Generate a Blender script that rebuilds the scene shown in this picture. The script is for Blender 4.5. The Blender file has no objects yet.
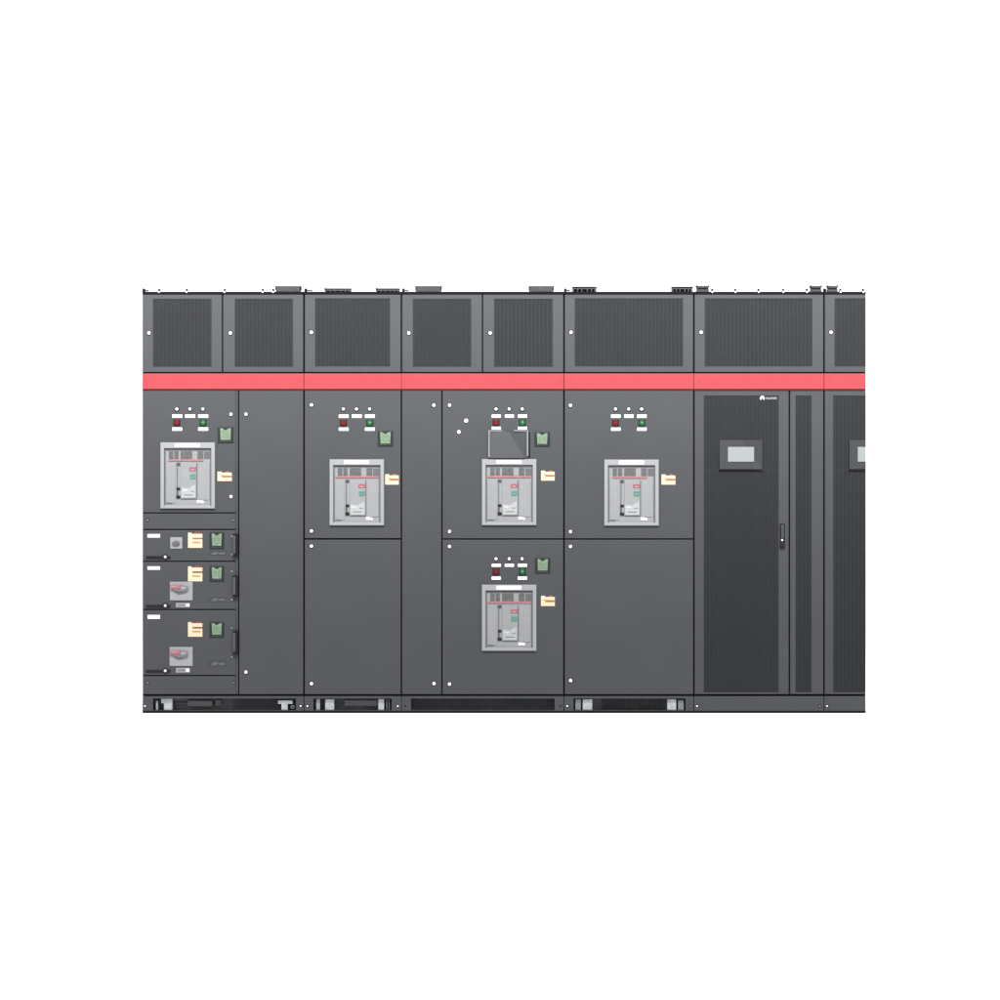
import bpy, bmesh, math, random
from mathutils import Vector, Matrix
random.seed(4)
S = 0.00617                       # metres per photograph pixel on the plane of the cabinet fronts
def X(px): return (px - 500.0) * S
def Z(py): return (713.0 - py) * S
DEPTH = 0.80
scene = bpy.context.scene
col = scene.collection

# ------------------------------------------------------------------ materials
def mat(name, rgb, rough=0.5, metal=0.0, spec=0.35, var=0.0, vscale=6.0, bump=0.0, bscale=600.0, coat=0.0):
    m = bpy.data.materials.new(name); m.use_nodes = True
    nt = m.node_tree; b = nt.nodes['Principled BSDF']
    b.inputs['Base Color'].default_value = (*rgb, 1)
    b.inputs['Roughness'].default_value = rough
    b.inputs['Metallic'].default_value = metal
    b.inputs['Specular IOR Level'].default_value = spec
    b.inputs['Coat Weight'].default_value = coat
    tc = nt.nodes.new('ShaderNodeTexCoord')
    if var:
        n = nt.nodes.new('ShaderNodeTexNoise'); n.inputs['Scale'].default_value = vscale
        n.inputs['Detail'].default_value = 5
        nt.links.new(tc.outputs['Object'], n.inputs['Vector'])
        r = nt.nodes.new('ShaderNodeMapRange')
        r.inputs['To Min'].default_value = 1 - var; r.inputs['To Max'].default_value = 1 + var
        r.inputs['From Min'].default_value = 0.25; r.inputs['From Max'].default_value = 0.75
        nt.links.new(n.outputs['Fac'], r.inputs['Value'])
        mx = nt.nodes.new('ShaderNodeVectorMath'); mx.operation = 'SCALE'
        mx.inputs[0].default_value = rgb
        nt.links.new(r.outputs['Result'], mx.inputs['Scale'])
        nt.links.new(mx.outputs['Vector'], b.inputs['Base Color'])
    if bump:
        n2 = nt.nodes.new('ShaderNodeTexNoise'); n2.inputs['Scale'].default_value = bscale
        nt.links.new(tc.outputs['Object'], n2.inputs['Vector'])
        bp = nt.nodes.new('ShaderNodeBump'); bp.inputs['Strength'].default_value = bump
        bp.inputs['Distance'].default_value = 0.0006
        nt.links.new(n2.outputs['Fac'], bp.inputs['Height'])
        nt.links.new(bp.outputs['Normal'], b.inputs['Normal'])
    return m
PAINT  = mat('dark_grey_powder_coat', (0.0278, 0.0296, 0.0334), 0.55, spec=0.25, var=0.05, vscale=3.0, bump=0.15)
GRILLE = mat('grille_powder_coat', (0.0208, 0.0228, 0.0256), 0.6, spec=0.2, var=0.05)
BODY   = mat('carcass_black', (0.0045, 0.0045, 0.0055), 0.7, spec=0.04, var=0.1)
ROOFG  = mat('roof_bracket_grey', (0.024, 0.025, 0.026), 0.6, spec=0.2, var=0.25, vscale=25)
RED    = mat('red_band_paint', (0.215, 0.0250, 0.0300), 0.45, spec=0.25, var=0.03)
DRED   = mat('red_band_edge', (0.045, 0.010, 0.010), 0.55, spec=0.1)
LGREY  = mat('light_grey_plastic', (0.168, 0.171, 0.181), 0.45, spec=0.3, var=0.03, vscale=20)
MGREY  = mat('breaker_face_grey', (0.150, 0.154, 0.160), 0.5, spec=0.25, var=0.05, vscale=30)
EGREY  = mat('edge_grey_plastic', (0.060, 0.062, 0.066), 0.5, spec=0.25)
DGREY  = mat('mechanism_grey', (0.036, 0.036, 0.038), 0.5, spec=0.25, var=0.3, vscale=60)
WHITE  = mat('white_label', (0.78, 0.78, 0.78), 0.5)
ZINC   = mat('zinc_plated_steel', (0.80, 0.80, 0.80), 0.35, metal=0.6, spec=0.5)
GALV   = mat('galvanised_steel', (0.27, 0.28, 0.29), 0.5, metal=0.35, var=0.25, vscale=40)
SCREW  = mat('screw_steel', (0.13, 0.135, 0.14), 0.4, metal=0.4)
BLACK  = mat('black_plastic', (0.004, 0.004, 0.0045), 0.45, spec=0.2)
GREENB = mat('meter_bezel_green_black', (0.0055, 0.0120, 0.0095), 0.5, spec=0.2)
LCD    = mat('meter_lcd_green', (0.104, 0.146, 0.098), 0.4, spec=0.2, var=0.22, vscale=90)
LCDD   = mat('meter_lcd_dark', (0.066, 0.104, 0.066), 0.4, spec=0.2)
LCDW   = mat('display_pale', (0.160, 0.170, 0.177), 0.3, spec=0.3)
BEZEL  = mat('display_bezel_grey', (0.0220, 0.0228, 0.0255), 0.35, spec=0.3)
BTNR   = mat('red_button_plastic', (0.080, 0.0020, 0.0035), 0.4, spec=0.2)
BTNG   = mat('green_button_plastic', (0.0015, 0.070, 0.016), 0.4, spec=0.2)
BRKR   = mat('breaker_red', (0.19, 0.048, 0.055), 0.45, var=0.1, vscale=60)
BRKP   = mat('breaker_pink_line', (0.20, 0.085, 0.090), 0.45, var=0.1, vscale=60)
BRKG   = mat('breaker_green', (0.040, 0.122, 0.088), 0.45, var=0.1, vscale=60)
SWLAB  = mat('switch_handle_red', (0.225, 0.070, 0.078), 0.5)
HANDG  = mat('switch_handle_grey', (0.088, 0.091, 0.097), 0.5)
TEXTC  = mat('logo_text_grey', (0.30, 0.30, 0.31), 0.5)
LETTER = mat('logo_lettering', (0.55, 0.55, 0.56), 0.5)
CAVITY = mat('plinth_inner_grey', (0.080, 0.083, 0.087), 0.6, spec=0.1, var=0.3, vscale=12)
PALE   = mat('pale_paper_label', (0.205, 0.210, 0.215), 0.5, var=0.2, vscale=140)
LABEL  = mat('paper_label', (0.29, 0.29, 0.29), 0.5)
REDSC  = mat('red_screw', (0.150, 0.018, 0.021), 0.5)
CHUTE  = mat('arc_chute_grey', (0.052, 0.051, 0.054), 0.5, var=0.3, vscale=60)
CREAM  = mat('sticker_cream', (0.40, 0.325, 0.225), 0.55)
ORANGE = mat('sticker_orange', (0.190, 0.068, 0.028), 0.55)
SRED   = mat('sticker_red', (0.105, 0.024, 0.017), 0.55)
YELLOW = mat('sticker_yellow', (0.220, 0.140, 0.050), 0.55)
FLOORM = mat('white_studio_floor', (0.90, 0.90, 0.90), 0.7, spec=0.2, var=0.01, vscale=2)

# ------------------------------------------------------------------ mesh helpers
class MB:
    """collects shapes, each with a material, and links them as one mesh object"""
    def __init__(self): self.bm = bmesh.new(); self.mats = []
    def mi(self, m):
        if m not in self.mats: self.mats.append(m)
        return self.mats.index(m)
    def _add(self, t, m):                                            # merge a finished shape, all of it in material m
        i = self.mi(m)
        for f in t.faces: f.material_index = i
        me = bpy.data.meshes.new('t'); t.to_mesh(me); t.free()
        self.bm.from_mesh(me); bpy.data.meshes.remove(me)
        return self
    def box(self, x0, x1, y0, y1, z0, z1, m, bev=0.0, seg=2):
        t = bmesh.new()
        bmesh.ops.create_cube(t, size=1.0)
        for v in t.verts:
            v.co = Vector(((x0+x1)/2 + v.co.x*(x1-x0), (y0+y1)/2 + v.co.y*(y1-y0), (z0+z1)/2 + v.co.z*(z1-z0)))
        if bev: bmesh.ops.bevel(t, geom=list(t.edges), offset=bev, segments=seg, profile=0.6, affect='EDGES', clamp_overlap=True)
        return self._add(t, m)
    def pbox(self, px0, px1, py0, py1, y0, y1, m, bev=0.0, seg=2):   # rectangle read off the photo, given real depth
        return self.box(X(px0), X(px1), y0, y1, Z(py1), Z(py0), m, bev, seg)
    def cyl(self, x, z, r, y0, y1, m, n=20, r2=None):                # axis along y, y0 is the front
        t = bmesh.new(); r2 = r if r2 is None else r2
        mt = Matrix.Translation((x, (y0+y1)/2, z)) @ Matrix.Rotation(math.pi/2, 4, 'X')
        bmesh.ops.create_cone(t, cap_ends=True, segments=n, radius1=r2, radius2=r, depth=abs(y1-y0), matrix=mt)
        # after the rotation +z of the cone points to -y (the front)
        return self._add(t, m)
    def vcyl(self, x, y, z0, z1, r, m, n=12):
        t = bmesh.new()
        bmesh.ops.create_cone(t, cap_ends=True, segments=n, radius1=r, radius2=r*0.8, depth=z1-z0,
                              matrix=Matrix.Translation((x, y, (z0+z1)/2)))
        return self._add(t, m)
    def dome(self, x, z, r, y, h, m, n=16):
        t = bmesh.new()
        mt = Matrix.Translation((x, y, z)) @ Matrix.Diagonal((r, h, r, 1))
        bmesh.ops.create_uvsphere(t, u_segments=n, v_segments=10, radius=1.0, matrix=mt)
        return self._add(t, m)
    def ring(self, o, i, y0, y1, m, bev=0.0):                       # rectangular frame: o, i = (px0, px1, py0, py1)
        t = bmesh.new()
        def loop(r, y, d=0.0):
            x0, x1, z1, z0 = X(r[0])+d, X(r[1])-d, Z(r[2])-d, Z(r[3])+d
            return [t.verts.new(c) for c in ((x0,y,z0),(x1,y,z0),(x1,y,z1),(x0,y,z1))]
        b = bev
        L = [loop(o, y1), loop(o, y0+b), loop(o, y0, b), loop(i, y0, -b), loop(i, y0+b), loop(i, y1)]
        if not b: L = [L[0], L[2], L[3], L[5]]
        L.append(L[0])
        for a, c in zip(L[:-1], L[1:]):
            for k in range(4):
                j = (k+1) % 4
                t.faces.new((a[k], a[j], c[j], c[k]))
        return self._add(t, m)
    def prism(self, pts, y0, y1, m):                                # pts = [(px,py)...] outline in the front plane, extruded in depth
        t = bmesh.new()
        f = [t.verts.new((X(a), y0, Z(b))) for a, b in pts]
        k = [t.verts.new((X(a), y1, Z(b))) for a, b in pts]
        t.faces.new(f); t.faces.new(list(reversed(k)))
        n = len(pts)
        for q in range(n):
            t.faces.new((f[q], k[q], k[(q+1) % n], f[(q+1) % n]))
        return self._add(t, m)
    def build(self, name, parent=None, label=None, smooth=False):
        bmesh.ops.recalc_face_normals(self.bm, faces=list(self.bm.faces))
        me = bpy.data.meshes.new(name)
        if parent is not None:
            off = wloc(parent)
            bmesh.ops.translate(self.bm, verts=list(self.bm.verts), vec=-off)
        self.bm.to_mesh(me); self.bm.free()
        for m in self.mats: me.materials.append(m)
        if smooth:
            for p in me.polygons: p.use_smooth = True
        o = bpy.data.objects.new(name, me); col.objects.link(o)
        o.parent = parent
        if label: o['label'] = label
        return o
def wloc(o):
    v = Vector((0, 0, 0))
    while o is not None: v += o.location; o = o.parent
    return v

def thing(name, label, cat, x, group=None):
    e = bpy.data.objects.new(name, None); col.objects.link(e)
    e.location = (x, DEPTH/2, 0); e.empty_display_size = 0.1
    e['label'] = label; e['category'] = cat
    if group: e['group'] = group
    return e

# ------------------------------------------------------------------ small fittings
T = 0.016                                                       # door thickness; fronts lie in y = 0
def lock(par, px, py, r=1.55):
    b = MB(); b.cyl(X(px), Z(py), 2.4*S, -0.0015, 0.001, BLACK, 20)
    b.cyl(X(px), Z(py), r*S, -0.007, -0.0015, ZINC, 20, r*S*1.12)
    return b.build('lock', par)
def screw(par, px, py, r=1.0, y=0.0, m=None):
    b = MB(); b.cyl(X(px), Z(py), 1.75*S, y-0.0012, y+0.001, BLACK, 16)
    b.cyl(X(px), Z(py), r*S, y-0.004, y-0.0012, m or SCREW, 12)
    return b.build('screw', par)
def name_plate(par, px0, px1, py0, py1, y=0.0, m=None):
    px0, px1, py0, py1 = px0+.2, px1-.2, py0+.2, py1-.2
    return MB().pbox(px0, px1, py0, py1, y-0.002, y+0.0005, m or WHITE, 0.0006, 1).build('name_plate', par)
def indicator_lamp(par, px, py):
    b = MB(); b.cyl(X(px), Z(py), 2.2*S, -0.004, 0.001, BLACK, 20)
    b.dome(X(px), Z(py), 1.5*S, -0.004, 0.007, WHITE)
    return b.build('indicator_lamp', par, smooth=True)
def push_button(par, px, py, m, what):
    b = MB(); b.pbox(px-3.5, px+3.5, py-3.4, py+3.4, -0.002, 0.001, BLACK, 0.003)
    b.cyl(X(px), Z(py), 2.9*S, -0.008, -0.002, m, 24)
    b.cyl(X(px), Z(py), 2.2*S, -0.011, -0.008, m, 24, 2.6*S)
    b.dome(X(px)+0.001, Z(py)+0.002, 0.8*S, -0.0105, 0.003, LGREY if m is BTNG else m)
    return b.build('push_button', par, what)
def lamp_panel(door, xs, yd, ys1, yb, ys2, w):                  # row of three lamps, plates, and the red and green buttons
    for k, x in enumerate(xs):
        indicator_lamp(door, x, yd)
        name_plate(door, x-w/2+0.3, x+w/2+0.3, *ys1)
    push_button(door, xs[0], yb, BTNR, 'red push button under the lamps')
    push_button(door, xs[2]+0.2, yb, BTNG, 'green push button under the lamps')
    for x in (xs[0], xs[2]): name_plate(door, x-w/2+0.3, x+w/2+0.3, *ys2)
def meter(par, px0, px1, py0, py1, split):
    """square panel meter: dark bezel, pale green display with a notch in its upper edge"""
    b = MB(); b.pbox(px0, px1, py0, py1, -0.005, 0.001, GREENB, 0.0015)
    w, h = px1-px0, py1-py0
    sx0, sx1, sy0, sy1 = px0+w*.15, px1-w*.15, py0+h*.08, py1-h*.18
    cx = (sx0+sx1)/2
    s = b if not split else MB()
    s.prism([(sx0, sy0), (sx0+w*.14, sy0), (cx-0.3, sy0+h*.13), (cx+0.3, sy0+h*.13), (sx1-w*.14, sy0), (sx1, sy0),
             (sx1-w*.04, sy1), (sx0+w*.04, sy1)], -0.0062, -0.0045, LCD)
    for k in range(3):
        yy = sy0 + h*(.26+.15*k)
        s.pbox(sx0+w*.12, cx-0.3, yy, yy+0.7, -0.0066, -0.006, LCDD)
        s.pbox(cx+0.4, sx1-w*(.08+.05*(k % 2)), yy, yy+0.7, -0.0066, -0.006, LCDD)
    for k in range(4):
        b.pbox(sx0+0.6+k*w*.18, sx0+1.9+k*w*.18, sy1+h*.05, sy1+h*.12, -0.0062, -0.0045, DGREY)
    o = b.build('power_meter', par)
    if split: s.build('screen', o)
    return o
def door_sticker(par, px0, px1, py0, py1):
    w, h = px1-px0, py1-py0
    b = MB(); b.pbox(px0, px1, py0+h*.12, py1, -0.0012, 0.0004, CREAM)
    b.pbox(px0, px0+w*.3, py0, py0+h*.12, -0.0012, 0.0004, CREAM)
    b.prism([(px0+w*.42, py0+h*.12), (px0+w*.72, py0-h*.06), (px1-w*.05, py0+h*.12)], -0.0012, 0.0004, ORANGE)
    b.pbox(px0+w*.32, px1-w*.02, py0+h*.42, py0+h*.62, -0.0018, -0.001, ORANGE)
    b.pbox(px0+w*.2, px0+w*.34, py0+h*.34, py0+h*.46, -0.0018, -0.001, YELLOW)
    return b.build('warning_sticker', par)
def drawer_sticker(par, px0, px1, py0, py1, m1):
    w, h = px1-px0, py1-py0
    b = MB(); b.pbox(px0, px1, py0+h*.08, py1, -0.0012, 0.0004, CREAM)
    b.pbox(px0, px0+w*.25, py0, py0+h*.08, -0.0012, 0.0004, CREAM)
    b.prism([(px0+w*.3, py0+h*.08), (px0+w*.6, py0-h*.08), (px1-w*.1, py0-h*.02), (px1, py0+h*.08)], -0.0012, 0.0004, SRED)
    b.pbox(px0+w*.32, px1, py0+h*.33, py0+h*.44, -0.0018, -0.001, m1)
    b.pbox(px0+w*.3, px1-w*.12, py0+h*.60, py0+h*.70, -0.0018, -0.001, YELLOW)
    b.pbox(px0+w*.04, px0+w*.24, py0+h*.28, py0+h*.9, -0.0018, -0.001, CREAM)
    return b.build('warning_sticker', par)
def circuit_breaker(cab, dx, dy, full_line):
    """breaker seen through its door frame; drawn at the first cabinet and shifted by dx, dy photo pixels"""
    def q(a, b_, c, d): return (a+dx, b_+dx, c+dy, d+dy)
    fr = MB(); fr.ring(q(160.6, 215.1, 442.5, 508.6), q(164.3, 211.4, 448.4, 505.6), -0.014, 0.0015, LGREY, 0.0025)
    root = fr.build('circuit_breaker', cab)
    name_plate(root, *q(175, 200.2, 443.5, 447.2), y=-0.014)
    b = MB(); b.pbox(*q(164.0, 211.7, 448.2, 506.0), -0.0012, 0.001, MGREY)
    b.pbox(*q(164.4, 165.6, 449, 505.4), -0.0030, -0.001, EGREY)             # guide rails left and right
    b.pbox(*q(210.1, 211.3, 449, 505.4), -0.0030, -0.001, EGREY)
    b.pbox(*q(166.0, 175.6, 463, 503), -0.0045, -0.001, MGREY, 0.001, 1)     # side covers
    b.pbox(*q(198.0, 209.4, 463, 500), -0.0045, -0.001, MGREY, 0.001, 1)
    b.pbox(*q(166.5, 172, 502.6, 503.4), -0.0056, -0.0044, EGREY)
    b.build('face_panel', root)
    b = MB(); b.pbox(*q(165.8, 210, 448.6, 450.6), -0.0030, -0.001, EGREY)
    for a, c in ((169.0, 173.4), (174.3, 178.6), (180.6, 192.2), (197.6, 203.2)):
        b.pbox(*q(a, c, 451.2, 458.8), -0.0028, -0.001, CHUTE)
    for a in (171, 176.5, 183.5, 186.5, 189.5, 200.5):
        b.pbox(*q(a, a+.5, 451.4, 458.4), -0.0036, -0.0026, EGREY)
    b.pbox(*q(204, 210, 451.5, 459), -0.0022, -0.001, EGREY)
    for a in (167.2, 195.4): b.pbox(*q(a, a+1.0, 450.8, 461), -0.0042, -0.001, LGREY)
    b.build('arc_chute', root)
    b = MB(); b.pbox(*q(169 if not full_line else 166.4, 203.6 if not full_line else 209.6, 459.2, 461.1), -0.0060, -0.001, BRKP, 0.0008, 1)
    b.build('red_strip', root)
    b = MB(); b.pbox(*q(181.0, 196.4, 463.2, 498.6), -0.0058, -0.001, LGREY if False else MGREY, 0.001, 1)
    b.pbox(*q(196.5, 197.1, 463.2, 499), -0.0050, -0.001, EGREY)
    b.pbox(*q(181, 196.4, 498.7, 499.2), -0.0046, -0.001, DGREY)
    b.build('control_panel', root)
    b = MB(); b.pbox(*q(176.6, 180.2, 462.8, 465.6), -0.0062, -0.001, DGREY, 0.001, 1)
    b.pbox(*q(177.0, 177.8, 465.7, 487.4), -0.0040, -0.001, EGREY)
    b.pbox(*q(176.6, 180.2, 487.6, 490), -0.0066, -0.001, BLACK, 0.0012, 1)
    b.pbox(*q(176.8, 178.2, 490.1, 495.4), -0.0062, -0.001, DGREY)
    b.pbox(*q(176.4, 180.4, 495.5, 498.4), -0.0080, -0.001, BLACK, 0.0015, 1)
    b.build('charging_handle', root)
    b = MB(); b.pbox(*q(189.4, 196.2, 467.2, 471), -0.0085, -0.0055, BRKR, 0.0012, 1)
    b.pbox(*q(191, 194.6, 469.2, 470.3), -0.0090, -0.0080, LGREY)
    b.build('push_button', root, 'red breaker push button')
    b = MB(); b.pbox(*q(190.0, 195.8, 474.2, 479.0), -0.0085, -0.0055, BRKG, 0.0012, 1)
    b.pbox(*q(191.2, 194.6, 476.8, 477.9), -0.0090, -0.0080, LCD)
    b.build('push_button', root, 'green breaker push button')
    b = MB(); b.prism([(181.4+dx, 487.2+dy), (189+dx, 488.4+dy), (191+dx, 486.6+dy), (195.6+dx, 484.6+dy), (195.6+dx, 497.8+dy), (181.4+dx, 497.8+dy)], -0.0072, -0.0054, PALE)
    b.pbox(*q(182.4, 187.6, 489.4, 490.8), -0.0077, -0.0070, LABEL)
    b.pbox(*q(184.0, 193, 494.6, 495.3), -0.0077, -0.0070, EGREY)
    b.pbox(*q(190.4, 194.4, 491, 491.6), -0.0077, -0.0070, EGREY)
    b.build('rating_label', root)
    b = MB(); b.pbox(*q(197.2, 200.8, 500.4, 502.8), -0.0045, -0.001, WHITE); b.pbox(*q(201.4, 203.4, 500.8, 503), -0.0045, -0.001, WHITE)
    b.build('type_plate', root)
    return root

# ------------------------------------------------------------------ cabinet pieces
def flat_door(cab, name, px0, px1, py0, py1):
    return MB().pbox(px0, px1, py0, py1, 0.0, T, PAINT, 0.0022, 2).build(name, cab)
def grille(par, px0, px1, py0, py1, pitch=0.785, cut_right=False):
    b = MB(); n = max(1, round((px1-px0)/pitch)); p = (px1-px0)/n
    for k in range(n):
        a = px0 + p*k
        w = .305 if k % 5 == 2 else .238                              # every fifth slat is a wider rib
        b.pbox(a+p*(.5-w), a+p*(.5+w), py0, py1, 0.0020, 0.0060, GRILLE)
    return b.build('vent_grille', par)
def vent_door(cab, name, o, i):
    d = MB().ring(o, i, 0.0, T, PAINT, 0.002).build(name, cab)
    grille(d, *i)
    return d
def carcass(cab, px0, px1):
    b = MB()
    b.pbox(px0+.02, px1-.05, 294.2, 696.1, 0.0185, DEPTH, BODY)
    b.pbox(px0, px1, 291.7, 294.0, -0.002, DEPTH, BODY)             # roof sheet with its folded edge
    return b.build('carcass', cab)
def red_band(cab, px0, px1, marks):
    b = MB(); e = 0.3 if px1 < 860 else 0.0; b.pbox(px0-.35, px1+e, 373.6, 389.0, -0.001, T, RED, 0.0015)
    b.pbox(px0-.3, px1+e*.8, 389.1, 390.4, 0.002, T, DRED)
    for m_ in marks:
        b.cyl(X(m_), Z(381), 0.8*S, -0.0018, 0.0, REDSC, 12)
    return b.build('red_band', cab)
def plinth(cab, px0, px1, opening=None):
    b = MB()
    if opening:
        o0, o1 = opening
        b.ring((px0, px1, 696.2, 711.0), (o0, o1, 698.6, 710.3), 0.001, 0.0185, PAINT, 0.001)
        b.pbox(px0, o0-1, 696.4, 710.8, 0.019, 0.09, CAVITY); b.pbox(o1+1, px1, 696.4, 710.8, 0.019, 0.09, CAVITY)
        b.pbox(px0, px1, 696.3, 710.8, 0.0905, DEPTH, CAVITY)
    else:
        b.pbox(px0, px1, 696.2, 711.0, 0.001, 0.0185, PAINT, 0.0015)
        b.pbox(px0+.1, px1-.1, 696.3, 710.8, 0.019, DEPTH, BODY)
    b.pbox(px0, px1, 711.1, 713.0, -0.0015, DEPTH, BODY)
    return b.build('plinth', cab)
def fins(par, px0, px1, py0, py1, pitch=1.9, y=0.045):
    b = MB(); n = round((px1-px0)/pitch); p = (px1-px0)/n
    for k in range(n): b.pbox(px0+p*k+p*.3, px0+p*k+p*.7, py0, py1, y, y+0.006, GRILLE)
    return b.build('vent_grille', par)

def roof_bolt(cab, px):
    b = MB(); b.vcyl(X(px), 0.018, Z(291.6), Z(288.6), 1.25*S, BODY)
    b.dome(X(px), Z(292.0), 1.0*S, -0.002, 0.004, ZINC)            # pale washer lapping over the roof edge
    b.build('roof_bolt', cab)
def roof_box(cab, px0, px1, py0):
    b = MB(); b.pbox(px0+.6, px1-.6, py0+.4, 291.6, 0.012, 0.10, ROOFG, 0.001, 1)
    for a in (px0, px1-.9): b.pbox(a, a+.9, py0-.2, 289.6, 0.010, 0.105, BODY)
    b.pbox(px0+.4, px1-.4, py0, py0+.4, 0.010, 0.105, EGREY)
    b.build('cable_box', cab)
def roof_rail(cab, px0, px1, py0, black):
    b = MB()
    b.pbox(px0, px1, py0, py0+1.1, 0.010, 0.09, BODY if black else ROOFG)
    b.pbox(px0+.3, px1-.3, py0+1.6, 291.6, 0.055, 0.09, ROOFG)
    for f in (0.02, .2, .38, .62, .8, .95):
        a = px0 + f*(px1-px0-1.2); b.pbox(a, a+1.2, py0+1.15, 291.6, 0.012, 0.05, ROOFG)
    if not black: b.pbox(px0-.2, px0+1.0, py0-.4, 290.4, 0.008, 0.05, BODY)
    b.build('roof_bracket', cab)
def flared(cab, px0, px1):
    b = MB(); b.prism([(px0, 285.6), (px1, 285.6), (px1-1, 287.6), (px0+1, 287.6)], 0.012, 0.09, ROOFG)
    b.pbox(px0+1.2, px1-1.2, 287.7, 289.2, 0.014, 0.09, BODY)
    b.pbox(px0+.8, px1-.8, 289.3, 291.6, 0.012, 0.09, ROOFG)
    for a in (px0+.2, px1-1.1): b.pbox(a, a+.9, 285.2, 286.5, 0.009, 0.05, BODY)
    b.build('lifting_lug', cab)
def corner_clip(cab, px, arm):
    b = MB(); b.pbox(px-1.1, px+1.1, 288.4, 291.6, 0.008, 0.06, BODY)
    b.prism([(px+1.2, 289.4), (px+arm, 290.0), (px+arm-.6, 291.0), (px+1.2, 290.8)], 0.012, 0.03, ROOFG)
    b.build('corner_clip', cab)
def bracket(par, boxes, name='mounting_bracket', y=0.022, m=None):
    b = MB()
    for a in boxes: b.pbox(a[0], a[1], a[2], a[3], y + (a[4] if len(a) > 4 else 0), y+0.06, m or GALV, 0.001, 1)
    return b.build(name, par)

GROUP = 'switchgear cabinets standing in one row'
def cabinet(name, label, cat, px0, px1):
    c = thing(name, label, cat, X((px0+px1)/2), GROUP)
    carcass(c, px0, px1)
    return c

# ================================================================== 1. cabinet with the drawers
c = cabinet('switchgear_cabinet', 'dark grey cabinet with three drawers stacked under a breaker window, red band above', 'cabinet', 142.3, 303.9)
d = vent_door(c, 'upper_door', (142.9, 221.9, 294.6, 372.2), (153.2, 211.3, 299, 366.8)); lock(d, 149, 333)
d = vent_door(c, 'upper_door', (223.1, 303.2, 294.6, 372.2), (235, 292.8, 299, 366.8)); lock(d, 230.3, 333)
red_band(c, 142.8, 303.5, (146.3, 300.6))
d = flat_door(c, 'breaker_door', 142.9, 235.6, 391, 512.4)
lock(d, 231, 414.2); lock(d, 231, 496.6)
lamp_panel(d, (176.9, 189.9, 202.9), 409.2, (414.4, 417.9), 422.7, (427.4, 430.9), 10.2)
meter(c, 217.8, 233.4, 427, 442.7, True)
circuit_breaker(c, 0, 0, False)
door_sticker(d, 217.4, 231.8, 471.6, 481)
MB().pbox(235.78, 238.0, 391, 694.2, 0.0006, T, PAINT, 0.001, 1).build('hinge_post', c)
d = flat_door(c, 'side_door', 239.2, 303.2, 391, 694.2); lock(d, 246, 414.2); lock(d, 246, 672)
d = flat_door(c, 'cover_strip', 142.9, 235.6, 513.6, 529.0); screw(d, 147.5, 520); screw(d, 233, 520)
def switch_small(par, px0, px1, py0, py1):
    b = MB(); b.pbox(px0, px1, py0, py1, -0.004, 0.001, LGREY, 0.0015)
    cx, cy = (px0+px1)/2, (py0+py1)/2
    b.cyl(X(cx), Z(cy), 2.8*S, -0.008, -0.003, HANDG, 24)
    b.prism([(cx-4.3, cy-0.2), (cx-2.2, cy-1.2), (cx+.5, cy-.2), (cx+3, cy-1.2), (cx+3.6, cy+.4), (cx+.4, cy+2.2), (cx-3.6, cy+1.5)], -0.016, -0.0075, EGREY)
    return b.build('rotary_switch', par)
def switch_big(par, px0, px1, py0, py1):
    w, h = px1-px0, py1-py0
    b = MB(); b.pbox(px0, px1, py0, py1, -0.004, 0.001, LGREY, 0.002)
    b.cyl(X(px0+w*.42), Z(py0+h*.40), w*.20*S, -0.010, -0.003, HANDG, 28)
    b.prism([(px0+w*.10, py0+h*.20), (px0+w*.60, py0+h*.20), (px0+w*.80, py0+h*.26), (px0+w*.80, py0+h*.42), (px0+w*.66, py0+h*.52),
             (px0+w*.40, py0+h*.54), (px0+w*.18, py0+h*.46)], -0.017, -0.0095, HANDG)
    b.prism([(px0+w*.50, py0+h*.24), (px0+w*.72, py0+h*.26), (px0+w*.72, py0+h*.38), (px0+w*.50, py0+h*.42)], -0.0195, -0.0165, LGREY)
    b.pbox(px0+w*.03, px0+w*.47, py0+h*.16, py0+h*.37, -0.0200, -0.0165, SWLAB, 0.0015, 1)
    b.pbox(px0+w*.08, px0+w*.30, py0+h*.22, py0+h*.27, -0.0206, -0.0195, LGREY)
    return b.build('rotary_switch', par)
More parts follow.
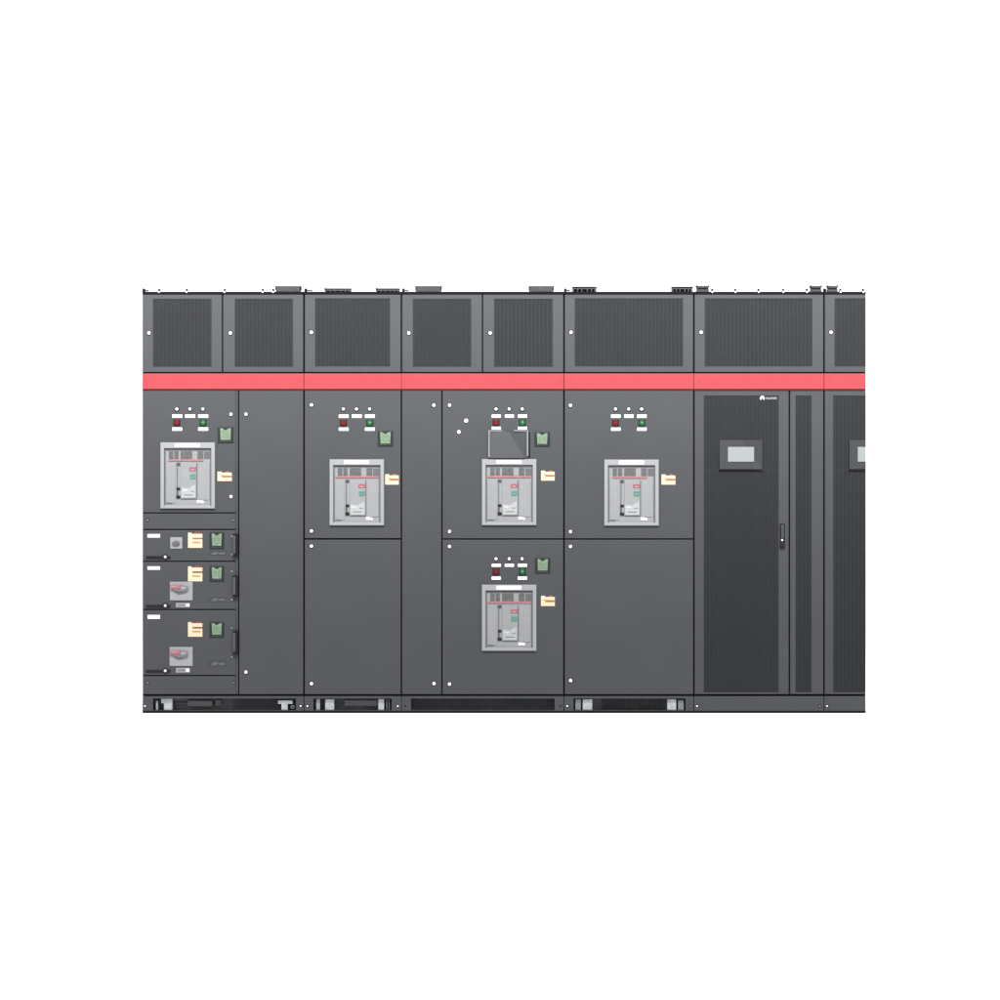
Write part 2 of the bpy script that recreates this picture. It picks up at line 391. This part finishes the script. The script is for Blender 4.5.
def drawer(py0, py1, plate, sticker, met, card, handle, scr, latch, small, big=None, tag=None, redm=ORANGE):
    dr = flat_door(c, 'drawer', 142.9, 235.6, py0, py1)
    name_plate(dr, 147.4, 160.2, *plate)
    if small: switch_small(dr, *small)
    if big: switch_big(dr, *big)
    if tag:
        b = MB(); b.pbox(176, 189.9, *tag, -0.002, 0.0005, LGREY, 0.0006, 1); b.pbox(186.4, 189, tag[0]+.9, tag[1]-.9, -0.0026, -0.0018, WHITE)
        for k in range(3): b.pbox(178+k*2.4, 179.6+k*2.4, tag[0]+1.4, tag[1]-1.4, -0.0026, -0.0018, EGREY)
        b.build('switch_tag', dr)
    drawer_sticker(dr, 188, 202.4, *sticker, redm)
    meter(dr, 209.6, 224.0, *met, False)
    b = MB(); a0, a1 = card
    b.ring((208.5, 226.5, a0-.6, a1+.6), (209.4, 225.6, a0, a1), -0.002, 0.0005, PAINT, 0.0004)
    b.prism([(211, a1), (214, a0+.7), (218.5, a0+.5), (216.5, a1)], -0.0012, 0.0004, EGREY)
    b.prism([(219.5, a0+1.2), (224.6, a0+1.0), (224.6, a1-.2), (219.0, a1-.2)], -0.0012, 0.0004, EGREY)
    b.build('card_holder', dr)
    h0, h1 = handle
    b = MB(); b.pbox(233.0, 235.4, h0, h0+2.5, -0.024, 0.001, BLACK, 0.002); b.pbox(233.0, 235.4, h1-2.5, h1, -0.024, 0.001, BLACK, 0.002)
    b.pbox(233.2, 235.9, h0+2.2, h1-2.2, -0.026, -0.014, DGREY, 0.003)
    b.pbox(236.0, 238.2, h0, h1, -0.020, -0.002, BLACK, 0.002)
    b.build('handle', dr)
    for s_ in scr: screw(dr, 231.8, s_, 1.2)
    b = MB(); b.pbox(146, 166, latch+.2, latch+1.5, -0.007, 0.001, BLACK, 0.001, 1)
    b.pbox(146, 170.5, latch-1.2, latch+1.6, -0.004, 0.0008, BLACK, 0.001, 1)
    b.cyl(X(165.4), Z(latch-.4), 2.6*S, -0.008, 0.0006, BLACK, 20); b.cyl(X(165.4), Z(latch-.4), 1.25*S, -0.013, -0.008, ZINC, 16)
    b.build('latch', dr)
    return dr
drawer(530.2, 560.8, (534, 537.6), (532.6, 547.8), (532.2, 548.6), (551.4, 554.6), (533.5, 556), (536.2, 554.4), 557.2, (170.3, 182.3, 537.3, 548.7))
drawer(562.0, 609.0, (566.3, 569.8), (566.4, 581.3), (566, 581.4), (597.6, 600.9), (575, 596.8), (571.4, 599.7), 606.0, None, (169.9, 192.7, 581.8, 600.4), (603, 607.2), SRED)
drawer(610.2, 675.0, (614.9, 618.9), (622.1, 636.7), (621.9, 637.4), (661.4, 665.2), (630.4, 654), (628, 657), 671.0, None, (169.6, 192.7, 647, 666), (667.9, 672.5), SRED)
d = flat_door(c, 'cover_strip', 142.9, 235.6, 676.2, 694.2); screw(d, 147.5, 682.8); screw(d, 233, 682.8)
p = plinth(c, 142.5, 303.6, (153, 296))
screw(p, 145, 706, 0.85, 0.001, ZINC); screw(p, 300.6, 706, 0.85, 0.001, ZINC)
fins(p, 232, 279, 698.8, 710.2)
bracket(p, [(160.8, 172, 698.8, 703.5), (163.5, 172, 703.6, 710.2)])
bracket(p, [(155.5, 157.6, 701, 710.2)], m=LGREY)
bracket(p, [(187, 211.6, 701.2, 707), (173.6, 186.8, 703.4, 704.8, .02)], 'cable_tray', 0.05, EGREY)
bracket(p, [(214.6, 221, 700.4, 706.6)], 'terminal_block', 0.04, DGREY)
bracket(p, [(281.2, 287.4, 704.2, 710.2), (277.8, 292.4, 700.6, 704.1)])
b = MB(); b.cyl(X(292.3), Z(707.4), 1.9*S, 0.03, 0.05, SCREW, 16); b.cyl(X(292.3), Z(707.4), 1.0*S, 0.026, 0.03, BLACK, 12); b.build('cable_gland', p)
corner_clip(c, 143.4, 5)
for q in (158.9, 186.6, 224.5, 262.6, 273.0): roof_bolt(c, q)
roof_box(c, 275.2, 300.6, 285.9)

# ================================================================== 2. narrow cabinet
c = cabinet('switchgear_cabinet', 'narrow dark grey cabinet with one breaker window above a plain lower door', 'cabinet', 304.1, 401.3)
d = vent_door(c, 'upper_door', (304.8, 400.7, 294.6, 372.2), (315.3, 389.8, 298.6, 366.5)); lock(d, 311.4, 332.4)
red_band(c, 304.6, 400.9, (307.8, 398.0))
d = flat_door(c, 'breaker_door', 304.8, 400.7, 391, 538.2); lock(d, 311.5, 404.9); lock(d, 311.5, 531)
lamp_panel(d, (343.4, 356.5, 369.6), 409.2, (414.4, 418), 422.9, (427.5, 430.9), 10.0)
meter(c, 377.8, 393, 430.8, 446.2, True)
circuit_breaker(c, 169, 16.9, True)
door_sticker(d, 385.2, 398.8, 474.2, 484.6)
d = flat_door(c, 'lower_door', 304.8, 400.7, 539.8, 694.2); lock(d, 311.5, 546.1); lock(d, 311.5, 683.6)
p = plinth(c, 304.3, 401.1, (313.4, 391.6))
screw(p, 307.4, 706, 0.85, 0.001, ZINC); screw(p, 397.8, 706, 0.85, 0.001, ZINC)
bracket(p, [(316, 319.8, 699, 710.2)], m=LGREY); bracket(p, [(325, 334, 699.4, 710.2)])
bracket(p, [(344, 377.6, 700.6, 706.6)], 'cable_tray', 0.05, EGREY)
bracket(p, [(378.2, 384, 699.2, 710.2)]); bracket(p, [(386, 387.2, 699.4, 710.2), (388.4, 389.6, 699.4, 710.2)], m=EGREY)
corner_clip(c, 305.4, 7)
roof_rail(c, 324.6, 351, 288.2, False); roof_rail(c, 375.8, 399.6, 288.2, False)

# ================================================================== 3. wide cabinet, two breakers
c = cabinet('switchgear_cabinet', 'wide grey cabinet with two breaker windows one above the other on its right', 'cabinet', 401.5, 563.9)
d = vent_door(c, 'upper_door', (402.1, 481.9, 294.6, 372.2), (413.1, 471.0, 299, 366.8)); lock(d, 408.8, 333)
d = vent_door(c, 'upper_door', (483.1, 563.3, 294.6, 372.2), (494.3, 552.6, 299, 366.8)); lock(d, 490.1, 333)
red_band(c, 401.9, 563.4, (404.8, 560.6))
d = flat_door(c, 'side_door', 402.1, 441.3, 391, 694.2); lock(d, 433.9, 405.2); lock(d, 434, 683.5)
d = flat_door(c, 'breaker_door', 442.6, 563.2, 391, 538.4); lock(d, 449.6, 405.2); lock(d, 449.6, 531.4); lock(d, 466.2, 420.8, 1.9); lock(d, 458.9, 432, 1.7)
lamp_panel(d, (496, 509.1, 522.2), 409.2, (414.5, 417.8), 422.6, (426.7, 429.6), 9.2)
meter(c, 534.6, 549.8, 432.1, 446.4, True)
circuit_breaker(c, 321.3, 16.7, True)
door_sticker(d, 541.1, 554.6, 470.6, 480.6)
# cover plate above the upper breaker: its diagonal glare is shaped as two creased facets
b = MB(); bm = bmesh.new()
def V(px, py, y): return bm.verts.new((X(px), y, Z(py)))
a0, a1, a2, a3, k0, k1 = V(488.8, 430.9, -.0020), V(488.8, 458.2, -.0210), V(528.4, 458.2, -.0050), V(528.4, 430.9, -.0120), V(508.6, 430.9, -.0020), V(524.2, 458.2, -.0210)
bm.faces.new((a0, a1, k1, k0)); bm.faces.new((k0, k1, a2, a3))
bk = [V(488.8, 430.9, .0005), V(488.8, 458.2, .0005), V(524.2, 458.2, .0005), V(528.4, 458.2, .0005), V(528.4, 430.9, .0005), V(508.6, 430.9, .0005)]
fr_ = [a0, a1, k1, a2, a3, k0]
for q in range(6): bm.faces.new((fr_[q], fr_[(q+1) % 6], bk[(q+1) % 6], bk[q]))
bm.faces.new(bk); b._add(bm, PAINT)
b.pbox(488.4, 489.7, 430.6, 457.0, -.0220, .0004, MGREY, .0008, 1); b.pbox(526.9, 528.2, 430.6, 456.2, -.0140, .0004, MGREY, .0008, 1)
b.pbox(489.8, 502, 430.2, 431.2, -.0050, .0004, MGREY); b.pbox(505.6, 509, 430.2, 431.2, -.0050, .0004, DGREY); b.pbox(514, 526.8, 430.2, 431.2, -.0140, .0004, MGREY)
b.pbox(528.5, 530.2, 432.0, 458.0, -.0020, .0004, BLACK)  # black strip stands in for the shadow along the plate's right edge
b.build('cover_plate', c)
d = flat_door(c, 'lower_breaker_door', 442.6, 563.2, 539.8, 694.2); lock(d, 449.5, 546.5); lock(d, 449.5, 684)
lamp_panel(d, (496, 509.1, 522.1), 558.9, (563.8, 566.9), 571.7, (576.6, 579.8), 9.4)
meter(c, 535.2, 550.2, 557.9, 573.2, True)
circuit_breaker(c, 321.3, 142.2, True)
door_sticker(d, 541, 554.8, 595.8, 606)
p = plinth(c, 401.7, 563.7, (411, 554.6))
fins(p, 411.4, 554.2, 698.8, 710.2)
for q in (405.2, 560.6): b = MB(); b.cyl(X(q), Z(706), 1.1*S, -.001, .0015, BLACK, 12); b.build('screw', p)
corner_clip(c, 403.2, 5.5)
roof_box(c, 415.2, 441.6, 285.9); roof_box(c, 528.8, 554, 285.9)

# ================================================================== 4. cabinet with one breaker and no meter
c = cabinet('switchgear_cabinet', 'grey cabinet with one breaker window and no green meter, beside the tall vented door', 'cabinet', 564.1, 693.7)
d = vent_door(c, 'upper_door', (564.8, 693.1, 294.6, 372.2), (575, 682.8, 298.6, 366.5)); lock(d, 571, 332.4)
red_band(c, 564.6, 693.3, (567.2,))
d = flat_door(c, 'breaker_door', 564.8, 693.1, 391, 538.4); lock(d, 570.5, 405.4); lock(d, 570.5, 531.6)
lamp_panel(d, (615.5, 628.6, 641.6), 409.2, (414.4, 418), 422.9, (427.5, 430.9), 9.6)
circuit_breaker(c, 443.6, 17.1, False)
door_sticker(d, 661.5, 675.3, 474.4, 484.6)
d = flat_door(c, 'lower_door', 564.8, 693.1, 539.8, 694.2); lock(d, 570.5, 546.5); lock(d, 570.5, 680.5)
p = plinth(c, 564.3, 693.5, (573.6, 685.6))
screw(p, 567.2, 706, 0.85, 0.001, ZINC); screw(p, 690.6, 706, 0.85, 0.001, SCREW)
fins(p, 602, 664, 699.8, 710.2, 2.2, .075)
bracket(p, [(575.4, 581, 699.4, 710.2)], m=SCREW); bracket(p, [(582.8, 592.4, 699.4, 710.2)])
bracket(p, [(667.4, 676.4, 699.4, 710.2)]); bracket(p, [(678.2, 684, 700.4, 710.2)], m=SCREW)
corner_clip(c, 565.3, 5)
roof_rail(c, 572.4, 596.8, 286.6, True); roof_rail(c, 671.8, 693.2, 286.6, True)

# ================================================================== 5. cabinet with the display
def display(cab, cut=None):
    e0, e1, s0, s1 = 719.6, 762.0, 727.8, 753.9
    off = 0 if cut is None else 129.7
    if cut is not None: e1 = cut - off - .1; s1 = cut - off - .2
    b = MB(); e0 += off; e1 += off; s0 += off; s1 += off
    if cut is None:
        bm = bmesh.new()
        def V(px, py, y): return bm.verts.new((X(px), y, Z(py)))
        # slanting reflection built into the bezel's shape: two facets, left one leaning back
        P = [V(e0, 440, -.0060), V(e0, 469.2, -.0140), V(754.5, 469.2, -.0140), V(e1, 469.2, -.0060), V(e1, 440, -.0150), V(741, 440, -.0060)]
        Q = [V(v.co.x/S+500, 713-v.co.z/S, .0018) for v in P]
        bm.faces.new((P[0], P[1], P[2], P[5])); bm.faces.new((P[5], P[2], P[3], P[4]))
        for q in range(6): bm.faces.new((P[q], P[(q+1) % 6], Q[(q+1) % 6], Q[q]))
        bm.faces.new(Q); b._add(bm, BEZEL)
    else:
        b.pbox(e0, e1, 440, 469.2, -.0110, .0018, BEZEL, .001, 1)
    b.pbox(e0-.4, e1 + (.4 if cut is None else 0), 469.4, 470.6, -.006, .0018, BLACK)
    o = b.build('display', cab)
    m = MB(); m.pbox(s0, s1, 447, 461.8, -.0165, -.0035, LCDW, .0008, 1)
    m.build('screen', o)
c = cabinet('power_cabinet', 'grey cabinet with tall vented door, whole pale screen, white logo and black swing handle', 'cabinet', 693.9, 823.9)
d = vent_door(c, 'upper_door', (694.6, 823.3, 294.6, 372.2), (705, 812.1, 298.6, 366.5)); lock(d, 701.1, 332.4)
red_band(c, 694.4, 823.5, (699.2,))
d = vent_door(c, 'vented_door', (694.6, 788.7, 391, 694.2), (704, 778.5, 395.8, 692.4))
MB().pbox(704.2, 778.3, 469.6, 470.1, .0004, .0018, GRILLE).build('cross_bar', d)
display(c)
# logo on the door: a fan of petals and the maker's name
b = MB()
for k in range(8):
    a = math.radians(-28 + k*(236/7)); r0, r1, w = 0.35, 2.5, 0.58
    ca, sa = math.cos(a), math.sin(a)
    cx, cy = 762.3, 398.3
    pts = [(cx+ca*r0, cy-sa*r0)]
    for u, v in ((1.4, w*.8), (2.1, w), (r1, w*.3), (r1, -w*.3), (2.1, -w), (1.4, -w*.8)):
        pts.append((cx+ca*u-sa*v, cy-sa*u-ca*v))
    b.prism(pts, -.0020-.0001*k, .0015, LETTER)
lg = b.build('logo', d)
cu = bpy.data.curves.new('lettering', 'FONT'); cu.body = 'HUAWEI'; cu.size = 0.0215; cu.extrude = 0.001; cu.offset = 0.0
cu.align_x = 'LEFT'
to = bpy.data.objects.new('t', cu); col.objects.link(to)
bpy.context.view_layer.update()
me = bpy.data.meshes.new_from_object(to.evaluated_get(bpy.context.evaluated_depsgraph_get()))
bpy.data.objects.remove(to)
xs = [v.co.x for v in me.vertices]; zs = [v.co.y for v in me.vertices]
sx = (776.6-766.0)*S/(max(xs)-min(xs)); sz = 2.3*S/(max(zs)-min(zs))
off = wloc(d)
for v in me.vertices:
    x, yy, zz = v.co
    v.co = Vector(((x-min(xs))*sx + X(766.0), -0.001 - zz, (yy-min(zs))*sz + Z(399.4))) - off
me.materials.clear(); me.materials.append(TEXTC)
lt = bpy.data.objects.new('lettering', me); col.objects.link(lt); lt.parent = d
# swing handle
b = MB(); b.pbox(779.7, 784.9, 523.6, 548.4, -.006, .001, BLACK, .004, 3)
b.pbox(781.0, 783.8, 525, 538, -.018, -.006, PAINT, .003, 2)
b.cyl(X(782), Z(540), 1.0*S, -.014, -.006, ZINC, 16)
b.pbox(780.0, 784.6, 543.2, 548.0, -.014, -.005, BLACK, .004, 2)
b.build('swing_handle', d)
vent_door(c, 'side_vent_door', (790.1, 823.3, 391, 694.2), (795.8, 811.4, 395.8, 692.4))
p = plinth(c, 694.1, 823.7); screw(p, 697, 706, 0.85, 0.001, ZINC); screw(p, 819.8, 706, 0.85, 0.001, SCREW)
flared(c, 696.3, 709.8)
for q in (712.4, 735.5, 758.7, 783.4, 807): roof_bolt(c, q)
flared(c, 810.4, 822.4)

# ================================================================== 6. narrow end cabinet
c = cabinet('power_cabinet', 'narrow cut off grey cabinet at the right end, only a sliver of screen', 'cabinet', 824.1, 865.8)
d = vent_door(c, 'upper_door', (824.8, 865.7, 294.6, 372.2), (834.9, 865.4, 298.6, 366.5)); lock(d, 830.9, 332.4)
red_band(c, 824.6, 865.7, (828.6,))
d = vent_door(c, 'vented_door', (824.8, 865.7, 391, 694.2), (833.4, 865.4, 395.8, 692.4))
MB().pbox(833.6, 865.3, 469.6, 470.1, .0004, .0018, GRILLE).build('cross_bar', d)
display(c, 865.7)
p = plinth(c, 824.3, 865.7); screw(p, 826.9, 706, 0.85, 0.001, ZINC)
corner_clip(c, 825.2, 2)
flared(c, 827.4, 838.6)
for q in (840.6, 863.4): roof_bolt(c, q)

# ------------------------------------------------------------------ floor
bm = bmesh.new()
n = 24; R = 60.0
g = [[bm.verts.new((-R + 2*R*i/n, -R + 2*R*j/n, 0.0)) for i in range(n+1)] for j in range(n+1)]
for j in range(n):
    for i in range(n): bm.faces.new((g[j][i], g[j][i+1], g[j+1][i+1], g[j+1][i]))
me = bpy.data.meshes.new('floor'); bm.to_mesh(me); bm.free(); me.materials.append(FLOORM)
fl = bpy.data.objects.new('floor', me); col.objects.link(fl); fl['kind'] = 'structure'
fl.location.z = -0.001

# ------------------------------------------------------------------ light: white studio, one long softbox above and in front of the row
w = bpy.data.worlds.new('World'); scene.world = w; w.use_nodes = True
w.node_tree.nodes['Background'].inputs['Color'].default_value = (1, 1, 1, 1)
w.node_tree.nodes['Background'].inputs['Strength'].default_value = 1.5
def area(name, loc, target, sx, sy, power, spread):
    l = bpy.data.lights.new(name, 'AREA'); l.shape = 'RECTANGLE'; l.size = sx; l.size_y = sy
    l.energy = power; l.spread = math.radians(spread); l.color = (1, 0.995, 0.985)
    o = bpy.data.objects.new(name, l); col.objects.link(o); o.location = loc
    o.rotation_euler = (Vector(target) - Vector(loc)).to_track_quat('-Z', 'Y').to_euler()
    return o
area('softbox', (0, -4.2, 5.9), (0, 0, 2.55), 9.0, 0.5, 335, 53)

# ------------------------------------------------------------------ camera
D = 20.0
cd = bpy.data.cameras.new('camera'); cam = bpy.data.objects.new('camera', cd); col.objects.link(cam)
cam.location = (0, -D, Z(500)); cam.rotation_euler = (math.pi/2, 0, 0)
cd.sensor_width = 36; cd.lens = 36 * D / (1000*S); cd.clip_start = 0.1; cd.clip_end = 300
scene.camera = cam
vs = scene.view_settings
vs.view_transform = 'Standard'; vs.look = 'None'; vs.exposure = 0; vs.gamma = 1; vs.use_curve_mapping = False
